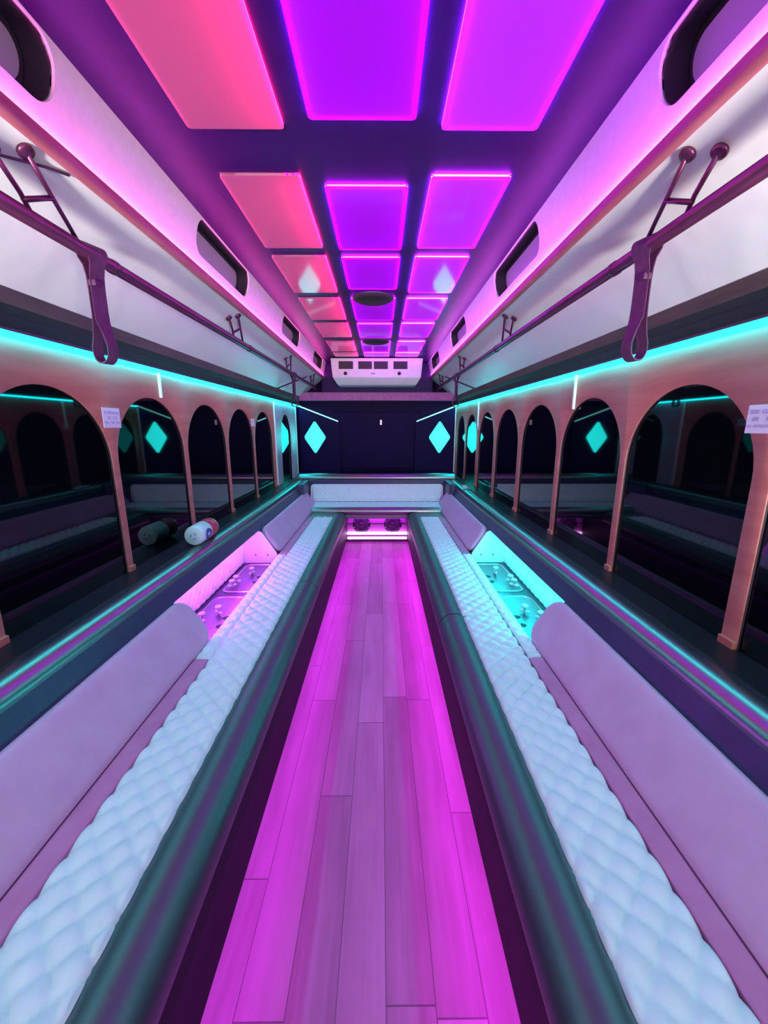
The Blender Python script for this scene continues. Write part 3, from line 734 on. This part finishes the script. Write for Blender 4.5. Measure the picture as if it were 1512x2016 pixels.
# ------------------------------------------------------------------ small things
def sticker(s, y0, y1, z0, z1, label, seed):
    t = thing('sticker', label, 'sticker', (s*1.199, (y0+y1)/2, z0), 'notice stickers')
    part('paper', span(s*1.1985, s*1.2, y0, y1, z0, z1), M_paper, t)
    rr = random.Random(seed); bm = bmesh.new(); H = z1-z0
    for zc, hh, a, b, gap in ((0.76, 0.12, 0.10, 0.90, None), (0.50, 0.13, 0.22, 0.80, (0.44, 0.56)), (0.26, 0.09, 0.06, 0.95, None)):
        u = a
        while u < b:
            wch = 0.035+0.02*rr.random()
            if not (gap and gap[0] < u+wch/2 < gap[1]) and rr.random() > 0.1:
                yy = y0+(y1-y0)*(u+wch/2); hz = H*hh
                sh = rr.randrange(3)
                zz = z0+H*zc
                lw = (y1-y0)*0.011
                box(bm, (s*1.198, yy-(y1-y0)*wch*0.3, zz), (0.0006, lw, hz))
                if sh != 1: box(bm, (s*1.198, yy, zz+hz*0.45), (0.0006, (y1-y0)*wch*0.6, hz*0.18))
                if sh != 2: box(bm, (s*1.198, yy, zz-hz*0.45), (0.0006, (y1-y0)*wch*0.6, hz*0.18))
                if sh != 0: box(bm, (s*1.198, yy, zz), (0.0006, (y1-y0)*wch*0.55, hz*0.16))
            u += wch+0.014
    part('print', bm, M_ink, t)
sticker(-1, 1.835, 1.955, 1.495, 1.585, 'small white notice sticker on the left wall beside the first big arch', 3)
sticker(-1, 3.91, 4.01, 1.505, 1.575, 'tiny white notice sticker far along the left wall', 4)
sticker(1, 1.145, 1.255, 1.48, 1.565, 'white notice sticker on the right wall at the edge of view', 5)
sticker(1, 4.70, 4.775, 1.47, 1.54, 'tiny white notice sticker far along the right wall', 6)

# wipes canister lying on the left ledge
A, Bv = Vector((-1.072, 2.29, 0.856)), Vector((-1.078, 2.54, 0.856))
t = thing('canister', 'white canister with red and blue label lying on the left ledge', 'canister', (-1.05, 2.48, 0.792))
ax = (Bv-A)
part('body', T([A+ax*q for q in (0.0, 0.02, 0.06, 0.10, 0.55)], [0.052, 0.057, 0.060, 0.060, 0.060], 32), M_gloss_white, t, 40)
part('red_label', T([A+ax*0.551, A+ax*0.93], 0.0602, 32), [M_red], t, 40)
part('lid', T([A+ax*q for q in (0.931, 0.97, 1.0)], [0.060, 0.058, 0.045], 32), M_gloss_white, t, 40)
def curved_patch(u0, u1, a0, a1, r, n=10, hole=0.0):
    bm = bmesh.new(); d = ax.normalized(); up = Vector((0, 0, 1)); sd_ = d.cross(up).normalized()
    cu, ca = (u0+u1)/2, (a0+a1)/2
    ring = []
    for i in range(20):
        th = 2*PI*i/20
        row = []
        for k in (hole, 1.0):
            uu = cu+(u1-u0)/2*math.cos(th)*k; aa = math.radians(ca+(a1-a0)/2*math.sin(th)*k)
            row.append(bm.verts.new(A+ax*uu+(up*math.cos(aa)+sd_*math.sin(aa))*r))
        ring.append(row)
    for i in range(20):
        a_, b_ = ring[i], ring[(i+1) % 20]; bm.faces.new((a_[0], a_[1], b_[1], b_[0]))
    bmesh.ops.remove_doubles(bm, verts=bm.verts[:], dist=1e-6)
    bmesh.ops.solidify(bm, geom=bm.faces[:], thickness=0.0004)
    return bm
part('blue_emblem', curved_patch(0.14, 0.50, 62, 128, 0.0606, hole=0.35), M_blue, t)
bm = bmesh.new()
for q in range(3):
    a0 = 2*PI*q/3; c0 = A-ax.normalized()*0.0008
    pts = [c0+Vector((math.cos(a0+b)*0.017, 0, math.sin(a0+b)*0.017)) for b in (0.2, 0.6, 1.0, 1.5)]
    tube(bm, pts, [0.0022, 0.003, 0.0045, 0.0012], 6)
part('base_mark', bm, M_teal, t, 50)

# folded napkin on the right ledge near the rear
bm = bmesh.new(); g = []
for j in range(9):
    row = []
    for i in range(7):
        a, b = i/6-0.5, j/8-0.5
        z = 0.797+0.035*math.exp(-(a*a*7+b*b*5))*(0.75+0.5*noise.noise(Vector((a*5, b*5, 1.3))))
        row.append(bm.verts.new((1.055+0.085*a+0.03*b, 4.62+0.30*b, z)))
    g.append(row)
for j in range(8):
    for i in range(6): bm.faces.new((g[j][i], g[j][i+1], g[j+1][i+1], g[j+1][i]))
bmesh.ops.solidify(bm, geom=bm.faces[:], thickness=0.006)
tag(obj('folded_napkin', bm, M_gloss_white, None, 60), 'small pale folded napkin lying on the right ledge near the rear', 'napkin')
